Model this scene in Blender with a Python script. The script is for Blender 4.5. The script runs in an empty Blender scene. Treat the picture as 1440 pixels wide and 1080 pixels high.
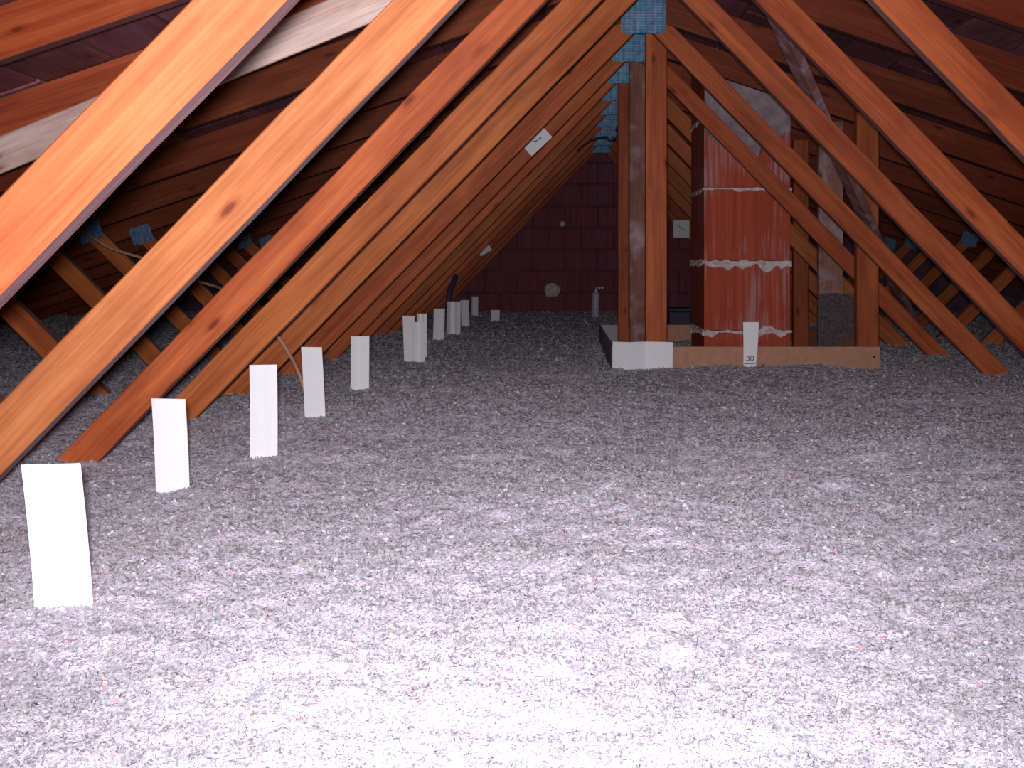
import bpy, bmesh, math, random
import numpy as np
from mathutils import Vector, Matrix, noise

# ------------------------------------------------------------------ camera
F = 1450.0                      # focal length in pixels of the 1440x1080 frame
VX, VY = 788.0, 366.0           # vanishing point of the truss row
sc = bpy.context.scene
C = sc.collection
cd = bpy.data.cameras.new('camera'); cam = bpy.data.objects.new('camera', cd); C.objects.link(cam)
cd.sensor_fit = 'HORIZONTAL'; cd.sensor_width = 36.0; cd.lens = 36.0 * F / 1440
cd.shift_x = (720 - VX) / 1440.0; cd.shift_y = (VY - 540) / 1440.0
cd.clip_start = 0.02; cd.clip_end = 100
cam.location = (0, 0, 0); cam.rotation_euler = (math.pi / 2, 0, 0)
sc.camera = cam

# ------------------------------------------------------------------ light
w = bpy.data.worlds.new('world'); sc.world = w; w.use_nodes = True
w.node_tree.nodes['Background'].inputs[0].default_value = (0.50, 0.26, 0.42, 1)
w.node_tree.nodes['Background'].inputs[1].default_value = 0.05  # dim purple fill, added to lift the darkest parts
ld = bpy.data.lights.new('camera_flash', 'SPOT')        # the flash beside the lens is the only lamp in the attic
ld.energy = 320; ld.color = (0.98, 0.935, 1.0); ld.shadow_soft_size = 0.022
ld.spot_size = math.radians(98); ld.spot_blend = 1.0
fl = bpy.data.objects.new('camera_flash', ld); C.objects.link(fl)
fl.location = (-0.010, -0.01, 0.028)
fl.rotation_euler = (math.radians(90 - 1), 0, math.radians(2))
vs = sc.view_settings
vs.view_transform = 'Standard'; vs.look = 'None'; vs.gamma = 1; vs.use_curve_mapping = False
vs.exposure = 0.0

R = random.Random(7)
XR, ZR, SL = 0.345, 1.03, 0.34          # ridge x, rafter underside at ridge, rafter slope
FLOOR = -0.465
def at(px, py, d):
    return Vector(((px - VX) * d / F, d, (VY - py) * d / F))

# ------------------------------------------------------------------ materials
def newmat(name):
    m = bpy.data.materials.new(name); m.use_nodes = True
    nt = m.node_tree; b = nt.nodes['Principled BSDF']
    return m, nt, b
def N(nt, typ, **kw):
    n = nt.nodes.new(typ)
    for k, v in kw.items():
        if k.startswith('i_'):
            key = k[2:]; key = int(key) if key.isdigit() else key
            n.inputs[key].default_value = v
        else: setattr(n, k, v)
    return n
def ramp(nt, stops):
    r = nt.nodes.new('ShaderNodeValToRGB'); e = r.color_ramp.elements
    while len(e) < len(stops): e.new(0.5)
    for i, (p, c) in enumerate(stops): e[i].position = p; e[i].color = (*c, 1) if len(c) == 3 else c
    return r
def mix(nt, typ, fac, a, b):
    n = nt.nodes.new('ShaderNodeMix'); n.data_type = 'RGBA'; n.blend_type = typ
    for s, v in ((0, fac), (6, a), (7, b)):
        if isinstance(v, (int, float)): n.inputs[s].default_value = v
        elif isinstance(v, tuple): n.inputs[s].default_value = (*v, 1)
        else: nt.links.new(v, n.inputs[s])
    return n.outputs[2]

def wood_mat(name, dark, light, rough=0.62, knots=True, blotch=None):
    m, nt, b = newmat(name); L = nt.links.new
    tc = N(nt, 'ShaderNodeTexCoord'); oi = N(nt, 'ShaderNodeObjectInfo')
    mul = N(nt, 'ShaderNodeMath', operation='MULTIPLY', i_1=37.0); L(oi.outputs['Random'], mul.inputs[0])
    add = N(nt, 'ShaderNodeVectorMath', operation='ADD'); L(tc.outputs['Object'], add.inputs[0]); L(mul.outputs[0], add.inputs[1])
    mp = N(nt, 'ShaderNodeMapping'); mp.inputs['Scale'].default_value = (1.1, 22, 22); L(add.outputs[0], mp.inputs[0])
    g = N(nt, 'ShaderNodeTexNoise', i_Scale=1.6, i_Detail=6.0, i_Roughness=0.62, i_Distortion=0.9); L(mp.outputs[0], g.inputs['Vector'])
    cr = ramp(nt, [(0.28, dark), (0.5, tuple((a + c) / 2 for a, c in zip(dark, light))), (0.72, light)]); L(g.outputs['Fac'], cr.inputs[0])
    col = cr.outputs[0]
    # fine saw fibre
    mp2 = N(nt, 'ShaderNodeMapping'); mp2.inputs['Scale'].default_value = (6, 160, 160); L(add.outputs[0], mp2.inputs[0])
    g2 = N(nt, 'ShaderNodeTexNoise', i_Scale=1.0, i_Detail=3.0); L(mp2.outputs[0], g2.inputs['Vector'])
    r2 = ramp(nt, [(0.3, (0.72, 0.72, 0.72)), (0.7, (1.12, 1.12, 1.12))]); L(g2.outputs['Fac'], r2.inputs[0])
    col = mix(nt, 'MULTIPLY', 0.7, col, r2.outputs[0])
    # big soft blotches, stain
    mpB = N(nt, 'ShaderNodeMapping'); mpB.inputs['Scale'].default_value = (0.45, 1.5, 1.5); L(add.outputs[0], mpB.inputs[0])
    g3 = N(nt, 'ShaderNodeTexNoise', i_Scale=5.0, i_Detail=5.0, i_Roughness=0.6); L(mpB.outputs[0], g3.inputs['Vector'])
    r3 = ramp(nt, [(0.32, (0.62, 0.48, 0.45)), (0.52, (1, 1, 1)), (0.72, (1.2, 1.3, 1.35))]); L(g3.outputs['Fac'], r3.inputs[0])
    col = mix(nt, 'MULTIPLY', 0.8, col, r3.outputs[0])
    if blotch:
        g4 = N(nt, 'ShaderNodeTexNoise', i_Scale=11.0, i_Detail=6.0); L(add.outputs[0], g4.inputs['Vector'])
        r4 = ramp(nt, [(0.50, (0, 0, 0)), (0.72, (0.8, 0.8, 0.8))]); L(g4.outputs['Fac'], r4.inputs[0])
        col = mix(nt, 'MIX', r4.outputs[0], col, blotch)
    if knots:
        mp3 = N(nt, 'ShaderNodeMapping'); mp3.inputs['Scale'].default_value = (4.2, 9, 12); L(add.outputs[0], mp3.inputs[0])
        v = N(nt, 'ShaderNodeTexVoronoi', i_Scale=1.0); L(mp3.outputs[0], v.inputs['Vector'])
        kr = ramp(nt, [(0.0, (0.22, 0.13, 0.12)), (0.06, (0.36, 0.24, 0.22)), (0.10, (0.8, 0.66, 0.6)), (0.17, (1, 1, 1))]); L(v.outputs['Distance'], kr.inputs[0])
        col = mix(nt, 'MULTIPLY', 0.9, col, kr.outputs[0])
    col = mix(nt, 'MULTIPLY', 1.0, col, oi.outputs['Color'])
    L(col, b.inputs['Base Color']); b.inputs['Roughness'].default_value = rough
    b.inputs['Specular IOR Level'].default_value = 0.25
    bp = N(nt, 'ShaderNodeBump', i_Strength=0.25, i_Distance=0.002); L(g2.outputs['Fac'], bp.inputs['Height']); L(bp.outputs[0], b.inputs['Normal'])
    return m

def plain_mat(name, col, rough=0.7, var=0.12, scale=14.0, metallic=0.0, bump=0.0, spec=0.3):
    m, nt, b = newmat(name); L = nt.links.new
    tc = N(nt, 'ShaderNodeTexCoord')
    g = N(nt, 'ShaderNodeTexNoise', i_Scale=scale, i_Detail=5.0); L(tc.outputs['Object'], g.inputs['Vector'])
    cr = ramp(nt, [(0.3, tuple(c * (1 - var) for c in col)), (0.7, tuple(min(1, c * (1 + var)) for c in col))]); L(g.outputs['Fac'], cr.inputs[0])
    L(cr.outputs[0], b.inputs['Base Color'])
    b.inputs['Roughness'].default_value = rough; b.inputs['Metallic'].default_value = metallic
    b.inputs['Specular IOR Level'].default_value = spec
    if bump:
        bp = N(nt, 'ShaderNodeBump', i_Strength=bump, i_Distance=0.004); L(g.outputs['Fac'], bp.inputs['Height']); L(bp.outputs[0], b.inputs['Normal'])
    return m

M = {}
M['wood'] = wood_mat('planed_softwood', (0.36, 0.078, 0.020), (0.62, 0.185, 0.052))
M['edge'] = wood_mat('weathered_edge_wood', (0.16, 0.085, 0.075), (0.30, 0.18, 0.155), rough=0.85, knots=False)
M['pale'] = wood_mat('pale_sawn_wood', (0.78, 0.62, 0.55), (0.92, 0.80, 0.74), rough=0.85, knots=True)
M['grime'] = wood_mat('limewashed_wood', (0.22, 0.10, 0.075), (0.34, 0.17, 0.13), rough=0.85, blotch=(0.50, 0.40, 0.42))
M['roofboard'] = wood_mat('old_roof_board', (0.22, 0.080, 0.090), (0.36, 0.135, 0.15), rough=0.9)
M['card'] = plain_mat('white_card', (0.80, 0.80, 0.82), 0.75, 0.03, 6)
M['hardboard'] = plain_mat('brown_hardboard', (0.42, 0.215, 0.135), 0.7, 0.10, 30)
M['greyboard'] = plain_mat('grey_board', (0.34, 0.30, 0.34), 0.75, 0.10, 18)
M['ink'] = plain_mat('black_ink', (0.02, 0.02, 0.025), 0.5, 0.1)
M['cable'] = plain_mat('tan_cable_sheath', (0.50, 0.27, 0.16), 0.45, 0.1)
M['black'] = plain_mat('black_cable_sheath', (0.02, 0.015, 0.03), 0.45, 0.1)
M['batt'] = plain_mat('grey_mineral_batt', (0.09, 0.07, 0.075), 0.95, 0.4, 60, bump=0.9)
M['darkbox'] = plain_mat('dark_plastic', (0.03, 0.03, 0.05), 0.6, 0.2)
M['bluestrip'] = plain_mat('dark_blue_plastic', (0.05, 0.045, 0.12), 0.5, 0.2)
M['mortar'] = plain_mat('grey_lime_mortar', (0.62, 0.52, 0.50), 0.9, 0.3, 40, bump=0.7)
M['canwhite'] = plain_mat('can_label', (0.50, 0.42, 0.58), 0.4, 0.3, 45)
M['steel'] = plain_mat('bright_steel', (0.8, 0.8, 0.8), 0.25, 0.05, metallic=1.0)
M['gabjoint'] = plain_mat('dark_wall_mortar', (0.13, 0.06, 0.09), 0.9, 0.3, 10)

def plate_mat():
    m, nt, b = newmat('galvanised_nail_plate'); L = nt.links.new
    tc = N(nt, 'ShaderNodeTexCoord')
    mp = N(nt, 'ShaderNodeMapping'); mp.inputs['Rotation'].default_value = (math.pi / 2, 0, 0); L(tc.outputs['Object'], mp.inputs[0])
    br = N(nt, 'ShaderNodeTexBrick', i_Scale=1.0, offset=0.0); L(mp.outputs[0], br.inputs['Vector'])
    br.inputs['Brick Width'].default_value = 0.024; br.inputs['Row Height'].default_value = 0.0115; br.inputs['Mortar Size'].default_value = 0.0026
    br.inputs['Color1'].default_value = (0.02, 0.17, 0.30, 1); br.inputs['Color2'].default_value = (0.035, 0.27, 0.42, 1); br.inputs['Mortar'].default_value = (0.20, 0.28, 0.42, 1)
    g = N(nt, 'ShaderNodeTexNoise', i_Scale=30.0, i_Detail=3.0); L(tc.outputs['Object'], g.inputs['Vector'])
    r = ramp(nt, [(0.35, (0.6, 0.65, 0.7)), (0.65, (1.6, 1.2, 1.2))]); L(g.outputs['Fac'], r.inputs[0])
    L(mix(nt, 'MULTIPLY', 0.8, br.outputs['Color'], r.outputs[0]), b.inputs['Base Color'])
    b.inputs['Metallic'].default_value = 0.25; b.inputs['Roughness'].default_value = 0.5
    bp = N(nt, 'ShaderNodeBump', i_Strength=0.6, i_Distance=0.002); L(br.outputs['Fac'], bp.inputs['Height']); L(bp.outputs[0], b.inputs['Normal'])
    return m
M['plate'] = plate_mat()

def terracotta_mat(name, a, bcol, streak, amount):
    m, nt, b = newmat(name); L = nt.links.new
    geo = N(nt, 'ShaderNodeNewGeometry')
    mp = N(nt, 'ShaderNodeMapping'); mp.inputs['Scale'].default_value = (48, 48, 1.2); L(geo.outputs['Position'], mp.inputs[0])
    g = N(nt, 'ShaderNodeTexNoise', i_Scale=1.0, i_Detail=4.0, i_Roughness=0.6); L(mp.outputs[0], g.inputs['Vector'])
    cr = ramp(nt, [(0.3, a), (0.7, bcol)]); L(g.outputs['Fac'], cr.inputs[0])
    g2 = N(nt, 'ShaderNodeTexNoise', i_Scale=3.5, i_Detail=4.0); L(geo.outputs['Position'], g2.inputs['Vector'])
    mp3 = N(nt, 'ShaderNodeMapping'); mp3.inputs['Scale'].default_value = (70, 70, 2.5); L(geo.outputs['Position'], mp3.inputs[0])
    g3 = N(nt, 'ShaderNodeTexNoise', i_Scale=1.0, i_Detail=3.0); L(mp3.outputs[0], g3.inputs['Vector'])
    mm = N(nt, 'ShaderNodeMath', operation='MULTIPLY'); L(g2.outputs['Fac'], mm.inputs[0]); L(g3.outputs['Fac'], mm.inputs[1])
    sr = ramp(nt, [(0.27, (0, 0, 0)), (0.40, (amount,) * 3)]); L(mm.outputs[0], sr.inputs[0])
    L(mix(nt, 'MIX', sr.outputs[0], cr.outputs[0], streak), b.inputs['Base Color'])
    b.inputs['Roughness'].default_value = 0.85; b.inputs['Specular IOR Level'].default_value = 0.2
    wv = N(nt, 'ShaderNodeBump', i_Strength=0.5, i_Distance=0.004); L(g.outputs['Fac'], wv.inputs['Height']); L(wv.outputs[0], b.inputs['Normal'])
    return m
M['terracotta'] = terracotta_mat('terracotta_flue_block', (0.36, 0.055, 0.028), (0.50, 0.095, 0.05), (0.45, 0.29, 0.30), 0.75)
M['gablebrick'] = terracotta_mat('red_hollow_brick', (0.17, 0.045, 0.062), (0.28, 0.075, 0.09), (0.20, 0.12, 0.20), 0.6)

def attr_mat(name, rough=0.9):
    m, nt, b = newmat(name); L = nt.links.new
    a = N(nt, 'ShaderNodeAttribute', attribute_name='Col'); L(a.outputs['Color'], b.inputs['Base Color'])
    b.inputs['Roughness'].default_value = rough; b.inputs['Specular IOR Level'].default_value = 0.35
    return m
M['flake'] = attr_mat('cellulose_flakes')
_nt = M['flake'].node_tree                       # thin paper fibre lets some light through
_tr = N(_nt, 'ShaderNodeBsdfTranslucent'); _at = [n for n in _nt.nodes if n.type == 'ATTRIBUTE'][0]; _nt.links.new(_at.outputs['Color'], _tr.inputs['Color'])
_mx = N(_nt, 'ShaderNodeMixShader', i_0=0.5); _nt.links.new(_nt.nodes['Principled BSDF'].outputs[0], _mx.inputs[1]); _nt.links.new(_tr.outputs[0], _mx.inputs[2])
_nt.links.new(_mx.outputs[0], _nt.nodes['Material Output'].inputs['Surface'])
def insul_mat():
    m, nt, b = newmat('grey_loose_fill'); L = nt.links.new
    geo = N(nt, 'ShaderNodeNewGeometry')
    g = N(nt, 'ShaderNodeTexNoise', i_Scale=130.0, i_Detail=5.0, i_Roughness=0.75); L(geo.outputs['Position'], g.inputs['Vector'])
    g2 = N(nt, 'ShaderNodeTexNoise', i_Scale=26.0, i_Detail=4.0, i_Roughness=0.7); L(geo.outputs['Position'], g2.inputs['Vector'])
    cr = ramp(nt, [(0.30, (0.56, 0.48, 0.60)), (0.55, (0.76, 0.67, 0.80)), (0.72, (0.86, 0.79, 0.90))]); L(g.outputs['Fac'], cr.inputs[0])
    r2 = ramp(nt, [(0.3, (0.72, 0.72, 0.72)), (0.7, (1.2, 1.2, 1.2))]); L(g2.outputs['Fac'], r2.inputs[0])
    L(mix(nt, 'MULTIPLY', 0.8, cr.outputs[0], r2.outputs[0]), b.inputs['Base Color'])
    b.inputs['Roughness'].default_value = 1.0; b.inputs['Specular IOR Level'].default_value = 0.1
    b1 = N(nt, 'ShaderNodeBump', i_Strength=1.0, i_Distance=0.03); L(g2.outputs['Fac'], b1.inputs['Height'])
    b2 = N(nt, 'ShaderNodeBump', i_Strength=0.8, i_Distance=0.006); L(g.outputs['Fac'], b2.inputs['Height']); L(b1.outputs[0], b2.inputs['Normal'])
    L(b2.outputs[0], b.inputs['Normal'])
    return m
M['insul'] = insul_mat()

# ------------------------------------------------------------------ helpers
def link(name, me, parent=None, world=None):
    o = bpy.data.objects.new(name, me); C.objects.link(o)
    if world is None: world = Matrix.Identity(4)
    if parent is not None:
        o.parent = parent
        o.matrix_local = PW[parent.name].inverted() @ world
    else: o.matrix_world = world
    PW[o.name] = world
    return o
PW = {}
def thing(name, loc, label, cat, group=None):
    o = bpy.data.objects.new(name, None); C.objects.link(o); o.location = loc; o.empty_display_size = 0.1
    PW[o.name] = Matrix.Translation(loc)
    return tag(o, label, cat, group)
def tag(o, label, cat, group=None):
    o['label'] = label; o['category'] = cat
    if group: o['group'] = group
    return o
def struct(o): o['kind'] = 'structure'; return o

def finish(bm, mats, smooth=False):
    me = bpy.data.meshes.new('m')
    bmesh.ops.recalc_face_normals(bm, faces=bm.faces)
    bm.to_mesh(me); bm.free()
    for m in mats: me.materials.append(m)
    if smooth:
        for p in me.polygons: p.use_smooth = True
    return me

def prism(name, poly, y0, y1, parent, mats=None, color=(1, 1, 1), axis=None, bevel=0.0025, wane=0.0):
    """timber cut to a polygon in the truss plane; local X runs along the grain"""
    poly = [Vector((p[0], p[1])) for p in poly]
    c = sum(poly, Vector((0, 0))) / len(poly)
    ang = math.atan2(axis[1], axis[0]) if axis else 0.0
    W = Matrix.Translation((c.x, (y0 + y1) / 2, c.y)) @ Matrix.Rotation(-ang, 4, 'Y')
    Wi = W.inverted()
    bm = bmesh.new()
    f = [bm.verts.new(Wi @ Vector((p.x, y0, p.y))) for p in poly]
    b = [bm.verts.new(Wi @ Vector((p.x, y1, p.y))) for p in poly]
    bm.faces.new(f); bm.faces.new(b[::-1])
    n = len(poly)
    for i in range(n): bm.faces.new((f[i], b[i], b[(i + 1) % n], f[(i + 1) % n]))
    if wane:                                    # uneven sawn edges
        es = [e for e in bm.edges if abs((e.verts[0].co - e.verts[1].co).normalized().x) > 0.95]
        bmesh.ops.subdivide_edges(bm, edges=es, cuts=36, use_grid_fill=True)
        s = R.random() * 50
        for v in bm.verts:
            k = noise.noise(Vector((v.co.x * 3 + s, v.co.z * 20, 0))) * wane
            k2 = max(0, noise.noise(Vector((v.co.x * 14 + s, 5, 0))) - 0.25) * wane * 2.2
            v.co.z += k + (k2 if v.co.z < 0 else 0)
            v.co.y += noise.noise(Vector((v.co.x * 2, s, 3))) * wane * 0.6
    bmesh.ops.bevel(bm, geom=[e for e in bm.edges if e.calc_length() > 0 and len(e.link_faces) == 2 and e.calc_face_angle(0) > 0.5], offset=bevel, segments=1, affect='EDGES')
    bm.normal_update()
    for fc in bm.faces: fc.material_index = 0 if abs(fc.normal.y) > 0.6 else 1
    o = link(name, finish(bm, mats or [M['wood'], M['edge']]), parent, W)
    o.color = (*color, 1)
    return o

def beam(name, p0, p1, wid, thk, up, parent=None, mat=None, color=(1, 1, 1), bevel=0.003):
    p0, p1, up = Vector(p0), Vector(p1), Vector(up)
    x = (p1 - p0); L = x.length; x.normalize()
    y = up.cross(x).normalized(); z = x.cross(y)
    W = Matrix((( *(x.x, y.x, z.x), (p0.x + p1.x) / 2), (x.y, y.y, z.y, (p0.y + p1.y) / 2), (x.z, y.z, z.z, (p0.z + p1.z) / 2), (0, 0, 0, 1)))
    bm = bmesh.new(); bmesh.ops.create_cube(bm, size=1)
    for v in bm.verts: v.co = Vector((v.co.x * L, v.co.y * thk, v.co.z * wid))
    bmesh.ops.bevel(bm, geom=bm.edges[:], offset=bevel, segments=1, affect='EDGES')
    o = link(name, finish(bm, [mat or M['wood']]), parent, W); o.color = (*color, 1)
    return o

def tube(name, pts, r, mat, parent=None, seg=8):
    pts = [Vector(p) for p in pts]
    fine = []
    for i in range(len(pts) - 1):               # catmull-rom
        a = pts[max(0, i - 1)]; b = pts[i]; c = pts[i + 1]; d = pts[min(len(pts) - 1, i + 2)]
        for k in range(6):
            t = k / 6
            fine.append(0.5 * ((2 * b) + (c - a) * t + (2 * a - 5 * b + 4 * c - d) * t * t + (3 * b - a - 3 * c + d) * t ** 3))
    fine.append(pts[-1])
    bm = bmesh.new(); rings = []
    for i, p in enumerate(fine):
        t = (fine[min(i + 1, len(fine) - 1)] - fine[max(i - 1, 0)]).normalized()
        n1 = t.orthogonal().normalized() if i == 0 else (n1 - t * n1.dot(t)).normalized()
        n2 = t.cross(n1)
        rings.append([bm.verts.new(p + (n1 * math.cos(2 * math.pi * j / seg) + n2 * math.sin(2 * math.pi * j / seg)) * r) for j in range(seg)])
    for a, b in zip(rings, rings[1:]):
        for j in range(seg): bm.faces.new((a[j], a[(j + 1) % seg], b[(j + 1) % seg], b[j]))
    bm.faces.new(rings[0]); bm.faces.new(rings[-1])
    return link(name, finish(bm, [mat], True), parent)

def height(x, y):
    """surface of the blown insulation"""
    h = noise.noise(Vector((x * 1.1, y * 1.1, 1.7))) * 0.022
    h += noise.noise(Vector((x * 4.2, y * 4.2, 7.3))) * 0.020
    h += noise.noise(Vector((x * 13, y * 13, 3.1))) * 0.011
    h += noise.noise(Vector((x * 34, y * 34, 9.1))) * 0.0085
    return FLOOR + h

# ------------------------------------------------------------------ large structure
GY = 9.55
def plane_box(name, p, size, mat, kind=True):
    bm = bmesh.new(); bmesh.ops.create_cube(bm, size=1)
    for v in bm.verts: v.co = Vector((v.co.x * size[0], v.co.y * size[1], v.co.z * size[2]))
    o = link(name, finish(bm, [mat]), None, Matrix.Translation(p))
    if kind: struct(o)
    return o
fl_o = plane_box('floor', (0.345, 4.8, -0.86), (10.2, 10.2, 0.02), M['greyboard'])
fl_o['label'] = 'boarded floor lying out of sight below the grey insulation'
# roof slopes: boards on the rafters
RT = 0.13
for side, nm in ((-1, 'left'), (1, 'right')):
    L = 5.0; cs = math.cos(math.atan(SL)); sn = math.sin(math.atan(SL))
    def rp(u, y, off): return Vector((XR + side * u, y, ZR + RT - SL * u + off))
    bm = bmesh.new()
    vs_ = [bm.verts.new(rp(u, y, o_)) for o_ in (0.03, 0.05) for u, y in ((0, -0.6), (L, -0.6), (L, GY + 0.1), (0, GY + 0.1))]
    for q in ((0, 1, 2, 3), (4, 5, 6, 7), (0, 1, 5, 4), (1, 2, 6, 5), (2, 3, 7, 6), (3, 0, 4, 7)): bm.faces.new([vs_[i] for i in q])
    roof = struct(link('ceiling_' + nm, finish(bm, [M['roofboard']])))
    roof['label'] = 'underside of the %s roof slope, dark boards above the rafters' % nm
    proto = None
    nb = 24; wdt = L / nb
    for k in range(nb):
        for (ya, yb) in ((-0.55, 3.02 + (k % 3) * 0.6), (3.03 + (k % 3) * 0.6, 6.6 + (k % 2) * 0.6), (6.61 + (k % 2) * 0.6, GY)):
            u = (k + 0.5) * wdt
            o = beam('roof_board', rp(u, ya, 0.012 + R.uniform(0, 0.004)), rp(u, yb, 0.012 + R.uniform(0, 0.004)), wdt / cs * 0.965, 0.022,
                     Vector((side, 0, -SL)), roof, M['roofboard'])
            v = R.uniform(0.7, 1.3) * (0.95 if side < 0 else 0.55); o.color = (v, v * R.uniform(0.85, 1.05), v * R.uniform(0.9, 1.2), 1)  # right slope's boards tinted darker: its dimmer light is put into the colour

# far gable wall of hollow bricks
bm = bmesh.new()
gp = [(XR - 5.0, -0.85), (XR + 5.0, -0.85), (XR + 5.0, ZR + RT - SL * 5.0), (XR, ZR + RT), (XR - 5.0, ZR + RT - SL * 5.0)]
f = [bm.verts.new((x, GY + 0.03, z)) for x, z in gp]; b = [bm.verts.new((x, GY + 0.2, z)) for x, z in gp]
bm.faces.new(f); bm.faces.new(b[::-1])
for i in range(5): bm.faces.new((f[i], b[i], b[(i + 1) % 5], f[(i + 1) % 5]))
gable = struct(link('wall_back', finish(bm, [M['gabjoint']])))
gable['label'] = 'dark red hollow-brick gable wall closing the far end'
bw, bh = 0.30, 0.20
bm = bmesh.new(); bmesh.ops.create_cube(bm, size=1)
for v in bm.verts: v.co = Vector((v.co.x * (bw - 0.014), v.co.y * 0.05, v.co.z * (bh - 0.014)))
bmesh.ops.bevel(bm, geom=bm.edges[:], offset=0.006, segments=1, affect='EDGES')
brick_me = finish(bm, [M['gablebrick']])
for r_ in range(9):
    z = -0.60 + r_ * bh
    for k in range(-7, 8):
        x = XR + (k + (0.5 if r_ % 2 else 0)) * bw
        if z + bh / 2 > ZR + RT - SL * (abs(x - XR) + bw / 2): continue
        if abs(x - XR) > 1.75: continue
        link('brick', brick_me, gable, Matrix.Translation((x, GY + 0.018 + R.uniform(-0.004, 0.004), z)))
# lumps of mortar left on the gable
def blob(name, c, r, flat, mat, parent, seed=0, axis=1, amp=0.35, sub=2):
    bm = bmesh.new(); bmesh.ops.create_icosphere(bm, subdivisions=sub, radius=1)
    for v in bm.verts:
        k = 1 + noise.noise(v.co * 2.3 + Vector((seed * 3.7, 0, 0))) * amp
        p = Vector((v.co.x * r[0], v.co.y * flat, v.co.z * r[1])) * k
        v.co = p
    return link(name, finish(bm, [mat], True), parent, Matrix.Translation(c))
p = at(776, 408, GY); blob('mortar_patch', (p.x, GY - 0.008, p.z), (0.085, 0.07), 0.012, M['mortar'], gable, 1)
p = at(791, 315, GY); blob('mortar_patch', (p.x, GY - 0.008, p.z), (0.026, 0.03), 0.012, M['mortar'], gable, 2)
p = at(755, 405, GY)

# ------------------------------------------------------------------ insulation
def grid_axis(a, b, n, c, k):       # denser around c
    t = np.linspace(-1, 1, n); s = np.sinh(k * t) / np.sinh(k)
    return np.where(s < 0, c + s * (c - a), c + s * (b - c))
xs = grid_axis(-4.58, 5.27, 440, 0.1, 2.0)
ys = 0.55 * (9.5 / 0.55) ** np.linspace(0, 1, 470); ys = np.concatenate((np.linspace(-0.5, 0.53, 14), ys))
nx, ny = len(xs), len(ys)
co = np.empty((ny, nx, 3)); co[..., 0] = xs[None, :]; co[..., 1] = ys[:, None]
H = np.empty((ny, nx))
for j in range(ny):
    yy = float(ys[j])
    for i in range(nx): H[j, i] = height(float(xs[i]), yy)
co[..., 2] = H
idx = np.arange(nx * ny).reshape(ny, nx)
quads = np.stack((idx[:-1, :-1], idx[:-1, 1:], idx[1:, 1:], idx[1:, :-1]), -1).reshape(-1, 4)
def np_mesh(name, v, q):
    me = bpy.data.meshes.new(name)
    me.vertices.add(len(v)); me.vertices.foreach_set('co', v.astype(np.float32).ravel())
    me.loops.add(q.size); me.loops.foreach_set('vertex_index', q.astype(np.int32).ravel())
    me.polygons.add(len(q)); me.polygons.foreach_set('loop_start', np.arange(0, q.size, 4, dtype=np.int32))
    me.update(calc_edges=True); me.validate()
    return me
me = np_mesh('insulation', co.reshape(-1, 3), quads)
me.polygons.foreach_set('use_smooth', np.ones(len(me.polygons), dtype=bool)); me.materials.append(M['insul'])
ins = link('loose_fill_insulation', me)
ins['kind'] = 'stuff'; tag(ins, 'grey fluffy loose-fill insulation blown over the whole attic floor', 'insulation')
# loose paper flakes lying in its surface
rg = np.random.default_rng(3)
NF = 900000; NIN = 600000          # the last third spreads over the flanks
u = rg.random(NF)
a0, a1 = 0.72 ** -0.25, 9.3 ** -0.25
Y = (a0 + u * (a1 - a0)) ** -4
lo = np.maximum(-0.60 * Y - 0.15, -3.6); hi = np.minimum(0.50 * Y + 0.15, 4.3)
X = lo + rg.random(NF) * (hi - lo)
mrg = (rg.random(NF) ** 1.5) * 1.3; sgn = rg.random(NF) < 0.5
X[NIN:] = np.clip(np.where(sgn, lo - mrg, hi + mrg), -4.2, 4.9)[NIN:]
ix = np.clip(np.searchsorted(xs, X) - 1, 0, nx - 2); iy = np.clip(np.searchsorted(ys, Y) - 1, 0, ny - 2)
fx = (X - xs[ix]) / (xs[ix + 1] - xs[ix]); fy = (Y - ys[iy]) / (ys[iy + 1] - ys[iy])
Z = (H[iy, ix] * (1 - fx) + H[iy, ix + 1] * fx) * (1 - fy) + (H[iy + 1, ix] * (1 - fx) + H[iy + 1, ix + 1] * fx) * fy
size = 0.0017 * (0.45 + 1.1 * rg.random(NF) ** 1.6) * (0.75 + 0.36 * Y)
Z = Z + size * rg.random(NF) * 0.7
# random frames
q = rg.normal(size=(NF, 3)); q /= np.linalg.norm(q, axis=1, keepdims=True)
t = rg.normal(size=(NF, 3)); t[:, 2] *= 0.6; t -= q * (t * q).sum(1, keepdims=True); t /= np.linalg.norm(t, axis=1, keepdims=True)
s2 = np.cross(q, t)
asp = (0.35 + 0.55 * rg.random(NF))[:, None]
base = np.stack((X, Y, Z), -1); sz = size[:, None]
tw = rg.normal(size=(NF, 3)) * 0.25 * sz
V = np.stack((base - t * sz - s2 * sz * asp, base + t * sz * 0.9 - s2 * sz * asp * 0.8 + tw, base + t * sz + s2 * sz * asp - q * 0.3 * sz, base - t * sz * 0.85 + s2 * sz * asp + tw * 0.7), 1).reshape(-1, 3)
Q = np.arange(NF * 4).reshape(-1, 4)
fm = np_mesh('flakes', V, Q)
kind = rg.random(NF)
val = 0.455 + 0.165 * rg.random(NF)
colr = np.stack((val * 0.965, val * 0.945, val * 1.0), -1)
wh = kind < 0.07; colr[wh] = (0.78 + 0.15 * rg.random(wh.sum()))[:, None] * np.array([1, 0.98, 1.0])
pk = (kind > 0.20) & (kind < 0.207); colr[pk] = (0.80, 0.36, 0.42)
tl = (kind > 0.211) & (kind < 0.220); colr[tl] = (0.46, 0.66, 0.66)
yl = (kind > 0.225) & (kind < 0.227); colr[yl] = (0.75, 0.64, 0.42)
cv = np.ones((NF, 4, 4), dtype=np.float32); cv[:, :, :3] = colr[:, None, :]
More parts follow.
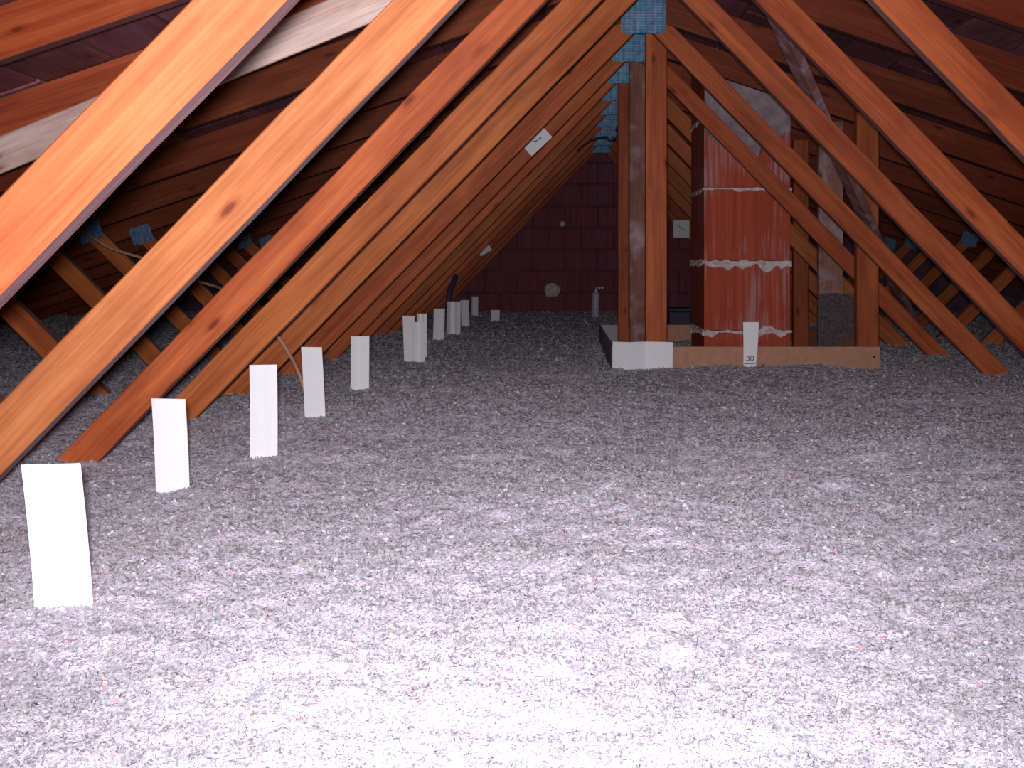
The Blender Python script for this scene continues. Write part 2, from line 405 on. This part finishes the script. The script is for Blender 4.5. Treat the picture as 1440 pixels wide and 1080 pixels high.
at_ = fm.color_attributes.new('Col', 'FLOAT_COLOR', 'POINT'); at_.data.foreach_set('color', cv.ravel())
fm.materials.append(M['flake'])
fo = link('paper_flakes', fm, ins); fo['kind'] = 'stuff'; fo['label'] = 'loose pale paper flakes and fibres in the insulation'

# ------------------------------------------------------------------ roof trusses
DEPTH = [1.22, 1.82, 2.41, 3.04, 3.64, 4.34, 4.96, 5.57, 6.17, 6.77, 7.37, 7.97, 8.57, 9.17]
TL = [
 'nearest roof truss, its broad bright orange web crossing the upper left corner',
 'pale orange roof truss second from the camera, its web running off the left edge',
 'reddish roof truss whose dark knotty web ends behind the second white card',
 'orange roof truss fourth from the camera, web foot left of the third card',
 'roof truss fifth from the camera, its web just hiding the largest plate edge',
 'roof truss carrying the largest visible blue steel ridge plate, just before the tall post',
 'roof truss before the chimney, slanted white paper on its left web',
 'roof truss directly behind the brick chimney',
 'second roof truss behind the brick chimney',
 'third roof truss behind the brick chimney',
 'roof truss fifth from the far gable wall, in deep shade',
 'roof truss third from the far gable wall, in deep shade',
 'roof truss second from the far gable wall, carrying the square white paper',
 'roof truss nearest the far gable wall, in deep shade',
]
TL[10] = 'roof truss fourth from the far gable wall, in deep shade'
TINT_L = [(0.86, 0.80, 1.0), (0.98, 1.18, 1.45), (0.90, 0.76, 0.76), (1.0, 1.0, 0.95), (1.05, 1.08, 1.0), (0.95, 0.82, 0.78), (0.88, 0.78, 0.76)]
W_L = [0.082, 0.088, 0.075, 0.086, 0.084, 0.084, 0.082]
TT = 0.036
def tint(): v = R.uniform(0.78, 1.05); return (v, v * R.uniform(0.8, 1.05), v * R.uniform(0.8, 1.05))
plate_cache = {}
def nail_plate(parent, cx, cz, wd, ht, y, ang=0.0):
    key = (wd, ht)
    if key not in plate_cache:
        bm = bmesh.new(); bmesh.ops.create_cube(bm, size=1)
        for v in bm.verts: v.co = Vector((v.co.x * wd, v.co.y * 0.002, v.co.z * ht))
        bmesh.ops.bevel(bm, geom=[e for e in bm.edges if abs((e.verts[0].co - e.verts[1].co).y) > 0.001], offset=0.008, segments=2, affect='EDGES')
        plate_cache[key] = finish(bm, [M['plate']])
    return link('nail_plate', plate_cache[key], parent, Matrix.Translation((cx, y - 0.0012, cz)) @ Matrix.Rotation(ang, 4, 'Y'))

KW = 1.03                                   # slope of the webs
KC = math.sqrt(1 + KW * KW)
for i, d in enumerate(DEPTH):
    T = thing('roof_truss', (XR, d, FLOOR), TL[i], 'roof truss', 'roof trusses in a row along the attic')
    for side in (-1, 1):
        X_ = lambda u: XR + side * u
        # rafter
        ue = 4.45
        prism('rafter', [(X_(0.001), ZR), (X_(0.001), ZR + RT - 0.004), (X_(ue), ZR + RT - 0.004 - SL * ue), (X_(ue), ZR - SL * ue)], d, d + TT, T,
              color=tuple(c * ((0.85 if side < 0 else 0.42) if i < 4 else 0.42) * k_ for c, k_ in zip(tint(), (1, 0.76, 0.92))), axis=(side, -SL))  # right and farther rafters tinted down, their dimness painted into the colour
        # inner web from the ridge to the ceiling tie
        wd = W_L[i] if (side < 0 and i < 7) else R.uniform(0.080, 0.088)
        z0 = 0.997 if side < 0 else 1.005
        jit = R.uniform(-0.006, 0.006) if i > 4 else 0.0
        z0 += jit
        zu = z0 + wd * KC
        ui = (zu - ZR) / (KW - SL)
        zb = -0.78
        c = (TINT_L[i] if i < 7 else tint()) if side < 0 else ((0.80, 0.66, 0.70) if i < 7 else tint())
        if side > 0 and i < 7: kk = R.uniform(0.90, 1.08); c = tuple(a * kk * R.uniform(0.97, 1.03) for a in c)
        prism('web', [(X_(0.001), z0), (X_(0.001), ZR - 0.001), (X_(ui), ZR - SL * ui - 0.001), (X_((zu - zb) / KW), zb), (X_((z0 - zb) / KW), zb)],
              d, d + TT, T, color=c, axis=(side, -KW), wane=0.0035 if i < 5 else 0.002)
        # strut from the web foot up to the rafter
        h = 0.037 * math.sqrt(2)
        pts = []
        u1, zc = 1.705 + (0.04 if side < 0 else 0), -0.72
        def ur(off): return (ZR - zc - off + u1) / (1 + SL)        # meets rafter underside
        for off in (-h, h):
            uu = (ZR - (zc + off) + u1) / (1 + SL); pts.append((uu, ZR - SL * uu - 0.001))
        lo_ = [(u1 + (-0.78 - zc - off), -0.78) for off in (h, -h)]
        if i >= 2:
            prism('strut', [(X_(a), b_) for a, b_ in (pts[0], pts[1], lo_[0], lo_[1])], d + 0.0005, d + TT - 0.0005, T, color=tint(), axis=(side, 1.0))
            um = (pts[0][0] + pts[1][0]) / 2
            nail_plate(T, X_(um), ZR - SL * um - 0.005, 0.115, 0.095, d, side * math.atan(SL))
    prism('ceiling_tie', [(XR - 4.1, -0.849), (XR + 4.1, -0.849), (XR + 4.1, -0.782), (XR - 4.1, -0.782)], d, d + TT, T, axis=(1, 0))
    nail_plate(T, XR + (0.005 if i % 2 else -0.004), 1.045, 0.19, 0.18, d)

# ------------------------------------------------------------------ posts by the chimney
def post(xpx0, xpx1, d, ztop, label, mat=None, color=(1, 1, 1), zb=-0.8, thk=0.045):
    x0, x1 = (xpx0 - VX) * d / F, (xpx1 - VX) * d / F
    o = beam('timber_post', ((x0 + x1) / 2, d + thk / 2, zb), ((x0 + x1) / 2, d + thk / 2, ztop), x1 - x0, thk, (1, 0, 0), None, mat, color)
    return tag(o, label, 'post', 'upright posts around the chimney')
post(908, 938, 4.455, 0.99, 'tallest orange-brown timber post standing behind the white folded card', color=(0.86, 0.72, 0.72))
post(885.5, 908, 5.06, 0.98, 'dull brown post with paint spots, middle of the three ridge posts', M['grime'], (0.85, 0.8, 0.8))
post(869, 884, 5.67, 0.98, 'narrow brown post, leftmost of the three ridge posts', color=(0.72, 0.6, 0.62))
post(1205, 1236, 4.46, 0.66, 'brown timber post at the right end of the brown board', color=(0.72, 0.62, 0.62))
post(1152, 1186, 5.04, 0.68, 'whitish stained post between the chimney and the right-hand post', M['grime'], (0.95, 0.95, 0.98))
post(1116, 1137, 5.64, 0.66, 'short-looking brown post just right of the chimney', color=(0.66, 0.55, 0.55))

# ------------------------------------------------------------------ diagonal braces
def under(px, py, drop): # point on the plane below the left rafters
    a, b = (px - VX) / F, (VY - py) / F
    y = (ZR - drop - SL * XR) / (b - SL * a); return Vector((a * y, y, b * y))
p0, p1 = under(-70, 248, 0.062), under(600, -28, 0.062)
tag(beam('diagonal_brace', p0, p1, 0.095, 0.06, Vector((0, -0.3, 1)), None, M['pale'], (0.98, 0.86, 0.82)),
    'pale whitish sawn brace under the rafters at the upper left', 'timber brace')
def onweb(px, py):
    a, b = (px - VX) / F, (VY - py) / F
    K = XR + 1.12 / KW + 0.045
    y = K / (a + b / KW); return Vector((a * y, y, b * y))
p0, p1 = onweb(1078, -10), onweb(1290, 470)
tag(beam('diagonal_brace', p0, p1, 0.085, 0.03, (p1 - p0).cross(Vector((1, 0, 1 / KW))), None, M['grime'], (0.85, 0.82, 0.95)),
    'greyish brace slanting steeply behind the right-hand webs', 'timber brace')

# ------------------------------------------------------------------ chimney
CX0, CX1, CY0, CY1 = 0.702, 1.122, 5.03, 5.53
ch = thing('chimney', ((CX0 + CX1) / 2, (CY0 + CY1) / 2, -0.84), 'red terracotta block chimney with pale mortar joints rising through the roof', 'chimney')
joints = [(VY - y) * CY0 / F for y in (567, 466, 368, 265, 163)]
zs = [-0.84] + joints[0:] + [1.16]
bxw = (CX1 - CX0) / 2
for k in range(len(zs) - 1):
    z0, z1 = zs[k] + 0.006, zs[k + 1] - 0.006
    for (xa, xb, ya, yb) in ((CX0, CX0 + 0.1835, CY0, CY1), (CX0 + 0.1845, CX1, CY0, CY1)):
        bm = bmesh.new(); bmesh.ops.create_cube(bm, size=1)
        for v in bm.verts: v.co = Vector((v.co.x * (xb - xa), v.co.y * (yb - ya), v.co.z * (z1 - z0)))
        bmesh.ops.bevel(bm, geom=bm.edges[:], offset=0.003, segments=2, affect='EDGES')
        link('block', finish(bm, [M['terracotta']]), ch, Matrix.Translation(((xa + xb) / 2, (ya + yb) / 2, (z0 + z1) / 2)))
for k, z in enumerate(joints):
    # bed joint: ragged squeezed-out strip around front and left side
    bm = bmesh.new(); n = 120
    path = [Vector((CX0 - 0.001, CY1, 0)), Vector((CX0 - 0.001, CY0 - 0.001, 0)), Vector((CX1 + 0.001, CY0 - 0.001, 0)), Vector((CX1 + 0.001, CY1, 0))]
    nor = [Vector((-1, 0, 0)), Vector((0, -1, 0)), Vector((1, 0, 0))]
    for s in range(3):
        cols = []
        for t_ in range(n + 1):
            p = path[s].lerp(path[s + 1], t_ / n)
            sd = Vector((p.x * 26 + k * 9, p.y * 26, k * 5.1))
            heavy = (1.0 if k in (1, 2) else 0.4)
            fz = noise.noise(sd * 4.1) * 0.010 * heavy
            up_ = 0.004 + max(0, noise.noise(sd) + fz * 20) * 0.018 * heavy
            dn = 0.005 + max(0, noise.noise(sd * 0.8 + Vector((4, 4, 4))) + 0.22) * 0.045 * heavy + max(0, fz) * 1.2
            if k == 2 and s == 1 and 0.62 < t_ / n < 0.85: dn += 0.035 * math.sin((t_ / n - 0.62) / 0.23 * math.pi)
            if k == 1 and s == 1 and 0.62 < t_ / n < 0.85: up_ += 0.03 * math.sin((t_ / n - 0.62) / 0.23 * math.pi)
            th = 0.006 + 0.006 * heavy * abs(noise.noise(sd * 1.7))
            cols.append([bm.verts.new(p + Vector((0, 0, z + up_)) - nor[s] * 0.01), bm.verts.new(p + nor[s] * th + Vector((0, 0, z + up_ * 0.8))),
                         bm.verts.new(p + nor[s] * th + Vector((0, 0, z - dn * 0.85))), bm.verts.new(p + Vector((0, 0, z - dn)) - nor[s] * 0.01)])
        for a, b in zip(cols, cols[1:]):
            for r_ in range(3): bm.faces.new((a[r_], b[r_], b[r_ + 1], a[r_ + 1]))
            bm.faces.new((a[3], b[3], b[0], a[0]))
        bm.faces.new(cols[0]); bm.faces.new(cols[-1])
    link('mortar_joint', finish(bm, [M['mortar']]), ch)
# cement render smeared over the top blocks
bm = bmesh.new(); n, mrows = 40, 18; g = []
ztop, zbot = 1.14, 0.60
for i in range(n + 1):
    x = CX0 + (CX1 - CX0) * i / n; col_ = []
    drip = zbot + 0.02 + noise.noise(Vector((x * 9, 2, 0))) * 0.06 + noise.noise(Vector((x * 40, 5, 0))) * 0.05 - 0.10 * max(0, math.sin(i / n * 3.4))
    for j in range(mrows + 1):
        z = drip + (ztop - drip) * j / mrows
        th = 0.0 if j == 0 else 0.008 + 0.004 * noise.noise(Vector((x * 15, z * 15, 0)))
        col_.append(bm.verts.new((x, CY0 - th, z)))
    g.append(col_)
for a, b in zip(g, g[1:]):
    for j in range(mrows): bm.faces.new((a[j], b[j], b[j + 1], a[j + 1]))
o = link('cement_render', finish(bm, [plain_mat('grey_cement_render', (0.30, 0.225, 0.25), 0.9, 0.3, 22, bump=0.6)], True), ch)
sm = o.modifiers.new('thickness', 'SOLIDIFY'); sm.thickness = 0.012; sm.offset = 0

# ------------------------------------------------------------------ upstand of boards round the chimney opening
BX0, BX1, BY0, BY1, BT = 0.226, 1.376, 4.437, 5.95, -0.372
up_t = thing('board_upstand', ((BX0 + BX1) / 2, (BY0 + BY1) / 2, -0.6), 'low upstand of brown boards boxing in the foot of the chimney', 'upstand')
beam('front_board', (BX0, BY0 + 0.006, (BT - 0.62) / 2), (BX1, BY0 + 0.006, (BT - 0.62) / 2), 0.62 + BT, 0.012, (0, 0, 1), up_t, M['hardboard'], bevel=0.001)
beam('rear_board', (BX0, BY1, (BT - 0.62) / 2), (1.30, BY1, (BT - 0.62) / 2), 0.62 + BT, 0.012, (0, 0, 1), up_t, M['hardboard'], bevel=0.001)
beam('side_board', (BX0, BY0 + 0.013, (BT - 0.62) / 2), (BX0, BY1 - 0.007, (BT - 0.62) / 2), 0.62 + BT, 0.010, (0, 0, 1), up_t, M['greyboard'], bevel=0.001)
beam('side_board', (BX1 - 0.006, BY0 + 0.013, (BT - 0.62) / 2), (BX1 - 0.006, BY1 - 0.007, (BT - 0.62) / 2), 0.62 + BT, 0.010, (0, 0, 1), up_t, M['hardboard'], bevel=0.001)
for (px, py) in ((1229, 502), (1073, 514)):
    p = at(px, py, BY0); blob('screw_head', (p.x, BY0 - 0.001, p.z), (0.005, 0.005), 0.003, M['ink'], up_t, 3, amp=0.05, sub=1)
beam('rear_liner', (BX0 + 0.008, BY1 - 0.012, BT - 0.08), (0.40, BY1 - 0.012, BT - 0.08), 0.16, 0.008, (0, 0, 1), up_t, M['greyboard'], bevel=0.001)

# ------------------------------------------------------------------ depth cards
def folded_sheet(name, pts, z0, z1, th, mat, lean=(0, 0), parent=None):
    """pts: plan polyline (x, y); sheet stands from z0 to z1, top moved by lean"""
    bm = bmesh.new(); g = []
    c = Vector((sum(p[0] for p in pts) / len(pts), sum(p[1] for p in pts) / len(pts), z0))
    for (x, y) in pts:
        col_ = []
        for j in range(5):
            t_ = j / 4; bend = 0.004 * math.sin(t_ * math.pi)
            col_.append(bm.verts.new(Vector((x + lean[0] * t_, y + lean[1] * t_ + bend, z0 + (z1 - z0) * t_)) - c))
        g.append(col_)
    for a, b in zip(g, g[1:]):
        for j in range(4): bm.faces.new((a[j], b[j], b[j + 1], a[j + 1]))
    me = finish(bm, [mat])
    o = link(name, me, parent, Matrix.Translation(c))
    m_ = o.modifiers.new('thickness', 'SOLIDIFY'); m_.thickness = th; m_.offset = 0
    return o
CARDS = [ # top-left x, top-right x, top y, base-left x, base-right x, base y, fold, label
 (38, 118, 650, 53, 130, 867, 0.0, 'large bright white card nearest the camera, at the lower left'),
 (210, 262, 561, 217, 267, 689, 0.0, 'second white card in the row, standing at the foot of the reddish web'),
 (352, 388, 513, 352, 389, 636, 0.0008, 'third white card in the row, clearly paler blue and upright'),
 (423, 454, 488, 428, 458, 587, 0.0, 'fourth white card in the row, with a tan cable running behind it'),
 (494, 518, 473, 493, 518, 548, 0.003, 'fifth white card in the row, standing apart before the cluster of three'),
 (565, 584, 444, 568, 585, 506, 0.0, 'taller left card of the overlapping cluster of three'),
 (579, 597, 453, 579, 597, 504, 0.006, 'front card of the overlapping cluster of three, lower than the others'),
 (585, 601, 441, 586, 600, 495, 0.003, 'rear card of the overlapping cluster of three, mostly hidden'),
 (611, 625, 434, 609, 624, 480, 0.004, 'narrow white card just right of the overlapping cluster'),
 (629, 647, 424, 628, 647, 474, 0.012, 'wide greyish card folded lengthwise, beyond the overlapping cluster'),
 (648, 659, 422, 649, 660, 458, 0.003, 'narrow leaning white card right behind the wide greyish folded card'),
 (663, 673, 417, 663, 672, 447, 0.005, 'farthest card of the row, narrow and greyish'),
 (692, 702, 436, 690, 702, 452, 0.003, 'short stub of white card standing alone right of the row'),
]
CD = {5: 4.78, 6: 4.70, 7: 4.95}
for k, (tx0, tx1, ty, bx0, bx1, by, fold, lab) in enumerate(CARDS):
    d = CD.get(k, -FLOOR * F / (by - VY))
    b0, b1 = at(bx0, by, d), at(bx1, by, d); t0, t1 = at(tx0, ty, d), at(tx1, ty, d)
    zb = height((b0.x + b1.x) / 2, d)
    zb = min(zb, b0.z)
    hgt = t0.z - b0.z
    leanx = ((t0.x + t1.x) - (b0.x + b1.x)) / 2
    ext = 0.07
    lx = leanx / hgt
    n = 4; pts = []
    for s in range(n + 1):
        t_ = s / n
        zig = (-fold if s % 2 else fold * 0.4)
        pts.append((b0.x + (b1.x - b0.x) * t_ - lx * ext, d + zig + (t_ - 0.5) * 0.01 * (-1) ** k))
    o = folded_sheet('depth_card', pts, b0.z - ext, t0.z, 0.0018, M['card'], (lx * (hgt + ext), 0.012 * R.uniform(-1, 1)))
    tag(o, lab, 'card', 'white depth cards along the left webs')
# the marked card in front of the upstand
d = 4.395
b0, b1, t0 = at(1046, 517, d), at(1064, 517, d), at(1045, 453, d); t1 = at(1067, 453, d)
bm = bmesh.new()
zz = [(1045, 1067, 453), (1045.5, 1066, 480), (1045.5, 1063.5, 508), (1045.5, 1063, 516), (1045, 1063, 535)]
org = at(1055, 517, d)
rows = []
for (xa, xb, y) in zz:
    A, B = at(xa, y, d), at(xb, y, d); Cc = (A + B) / 2 + Vector((0, -0.002, 0))
    rows.append([bm.verts.new(q_ - org) for q_ in (A, Cc, B)])
for a, b in zip(rows, rows[1:]):
    for j in range(2): bm.faces.new((a[j], a[j + 1], b[j + 1], b[j]))
mc = link('depth_card', finish(bm, [M['card']]), None, Matrix.Translation(org))
m_ = mc.modifiers.new('thickness', 'SOLIDIFY'); m_.thickness = 0.0018; m_.offset = 0
tag(mc, 'white card marked 30 standing before the brown board', 'card')
def stroke(name, pix, parent, dd, wpx):
    pts = [at(x, y, dd) for x, y in pix]; bm = bmesh.new(); L_ = []
    hw = wpx / 2 * dd / F
    for i, p in enumerate(pts):
        t_ = (pts[min(i + 1, len(pts) - 1)] - pts[max(0, i - 1)]).normalized(); n_ = Vector((-t_.z, 0, t_.x)) * hw
        L_.append((bm.verts.new(p + n_), bm.verts.new(p - n_)))
    for a, b in zip(L_, L_[1:]): bm.faces.new((a[0], b[0], b[1], a[1]))
    return link(name, finish(bm, [M['ink']]), parent)
dd = d - 0.0036
stroke('digit', [(1049.2, 501.2), (1051, 500.6), (1053, 501.2), (1053, 502.6), (1051.2, 503.4), (1053.4, 504.2), (1053.6, 506), (1051.8, 507), (1049.4, 506.2)], mc, dd, 1.1)
stroke('digit', [(1057.6 + 2.3 * math.cos(a), 503.8 + 3.2 * math.sin(a)) for a in [k * math.pi / 7 for k in range(15)]], mc, dd, 1.1)
stroke('ruled_line', [(1046.2, 511.6), (1054, 511.4), (1062.8, 511)], mc, dd, 0.9)
# folded white card at the corner of the upstand
pts = [((x - VX) * 4.40 / F, y) for x, y in ((862, 4.428), (884, 4.395), (908, 4.428), (946, 4.400))]
fs = folded_sheet('folded_card', pts, -0.56, at(0, 481, 4.40).z, 0.002, M['card'], (0, -0.004))
for p_ in fs.data.polygons: p_.use_smooth = False
tag(fs, 'wide white card folded in three, wrapped round the corner of the upstand', 'card')

# ------------------------------------------------------------------ papers nailed to the webs
def paper(px, py, d, wd, ht, ang, label, mark=1.0, rot=0.6):
    c = at(px, py, d)
    W = Matrix.Translation(c) @ Matrix.Rotation(ang, 4, 'Y')
    bm = bmesh.new(); bmesh.ops.create_grid(bm, x_segments=4, y_segments=2, size=0.5)
    for v in bm.verts: v.co = Vector((v.co.x * wd, -0.004 * abs(v.co.x * 2) ** 2, v.co.y * ht))
    o = link('paper_tag', finish(bm, [M['card']]), None, W)
    m_ = o.modifiers.new('thickness', 'SOLIDIFY'); m_.thickness = 0.0012; m_.offset = 0
    tag(o, label, 'paper')
    if mark:
        bm = bmesh.new()
        L_ = []
        for k in range(5):
            x = -0.022 + 0.011 * k; z = 0.004 * math.sin(k) + (0.004 * k if k > 2 else 0)
            x *= mark; L_.append((bm.verts.new((x, -0.0052, z + 0.0025)), bm.verts.new((x, -0.0052, z - 0.0025))))
        for a, b in zip(L_, L_[1:]): bm.faces.new((a[0], b[0], b[1], a[1]))
        mk = link('pen_mark', finish(bm, [M['ink']]), o, W @ Matrix.Rotation(rot, 4, 'Y'))
    return o
paper(755.5, 199, 4.953, 0.135, 0.068, -math.radians(43), 'white paper slip stapled aslant on the left webs below the ridge')
paper(958, 322, 8.565, 0.134, 0.142, 0.0, 'square white paper behind the posts, left of the chimney', 2.0, 0.75)
paper(682, 352, 7.962, 0.10, 0.05, -math.radians(30), 'small pale paper scrap on the far left webs', 0)

# ------------------------------------------------------------------ cables
tag(tube('cable', [at(90, 318, 4.6), at(128, 333, 4.5), at(158, 350, 4.45), at(212, 367, 4.4), at(255, 388, 4.4), at(290, 399, 4.45), at(312, 407, 4.6), at(345, 430, 4.8)], 0.0065, M['cable']),
    'tan cable sagging between the struts at the left', 'cable')
tag(tube('cable', [at(372, 452, 3.45), at(391, 474, 3.42), at(408, 500, 3.40), at(418, 520, 3.37), at(428, 548, 3.34), at(436, 590, 3.3)], 0.006, M['cable']),
    'tan cable end dropping into the insulation behind the fourth card', 'cable')
tag(tube('cable', [at(812, 212, 7.3), at(824, 202, 7.3), at(838, 195, 7.3), at(852, 193, 7.3), at(858, 198, 7.3), at(866, 195, 7.3), at(870, 188, 7.3), at(866, 182, 7.33)], 0.007, M['black']),
    'black cable looped under the far ridge plates', 'cable')
tag(tube('plastic_strip', [at(630, 432, 7.0), at(632, 412, 7.02), at(636, 400, 7.05), at(641, 388, 7.1)], 0.018, M['bluestrip']),
    'dark blue plastic strip leaning behind the far cards', 'plastic strip')

# ------------------------------------------------------------------ spray can by the gable, dark bundle, grey batt
cy = 8.5
p = at(837, 445, cy)
can = thing('spray_can', (p.x, cy, p.z), 'pale purplish spray can standing near the far gable wall', 'can')
def lathe(name, prof, mat, parent, W, seg=20):
    bm = bmesh.new(); rings = []
    for r_, z in prof: rings.append([bm.verts.new((r_ * math.cos(2 * math.pi * j / seg), r_ * math.sin(2 * math.pi * j / seg), z)) for j in range(seg)])
    for a, b in zip(rings, rings[1:]):
        for j in range(seg): bm.faces.new((a[j], a[(j + 1) % seg], b[(j + 1) % seg], b[j]))
    bm.faces.new(rings[0]); bm.faces.new(rings[-1])
    return link(name, finish(bm, [mat], True), parent, W)
CW = Matrix.Translation(p) @ Matrix.Rotation(math.radians(2), 4, 'Y')
lathe('can_body', [(0.028, -0.03), (0.033, -0.02), (0.033, 0.185), (0.031, 0.193), (0.020, 0.205), (0.018, 0.207)], M['canwhite'], can, CW)
lathe('nozzle', [(0.012, 0.206), (0.012, 0.216), (0.006, 0.22), (0.005, 0.24)], M['card'], can, CW)
# two bright screw heads on the gable beside it
for (x, y) in ((842.5, 405), (847, 404.5)):
    q_ = at(x, y, GY); blob('nail_head', (q_.x, GY - 0.015, q_.z), (0.014, 0.014), 0.010, M['card'], gable, 5, amp=0.05, sub=2)
q0 = at(941, 445, 6.9); q1 = at(972, 445, 6.9)
db = thing('dark_box', ((q0.x + q1.x) / 2, 7.0, -0.5), 'small dark box behind the upstand, between posts and chimney', 'box')
bx = beam('body', ((q0.x + q1.x) / 2, 6.98, -0.52), ((q0.x + q1.x) / 2, 6.98, -0.345), q1.x - q0.x, 0.14, (1, 0, 0), db, M['darkbox'], bevel=0.006)
beam('lid', ((q0.x + q1.x) / 2, 6.98, -0.344), ((q0.x + q1.x) / 2, 6.98, -0.320), q1.x - q0.x + 0.012, 0.152, (1, 0, 0), db, M['darkbox'], bevel=0.005)
a, b = at(1151, 413, 5.003), at(1206, 413, 5.003)
bm = bmesh.new(); bmesh.ops.create_cube(bm, size=1)
bmesh.ops.subdivide_edges(bm, edges=bm.edges[:], cuts=9, use_grid_fill=True)
for v in bm.verts:
    v.co = Vector((v.co.x * (b.x - a.x), v.co.y * 0.028, v.co.z * 0.42))
    v.co += Vector((noise.noise(v.co * 30), noise.noise(v.co * 31 + Vector((9, 0, 0))), noise.noise(v.co * 29 + Vector((0, 9, 0))))) * 0.004
bt = link('insulation_batt', finish(bm, [M['batt']]), None, Matrix.Translation(((a.x + b.x) / 2, 5.018, a.z - 0.21)))
tag(bt, 'dark grey insulation slab on edge beside the whitish post', 'insulation slab')
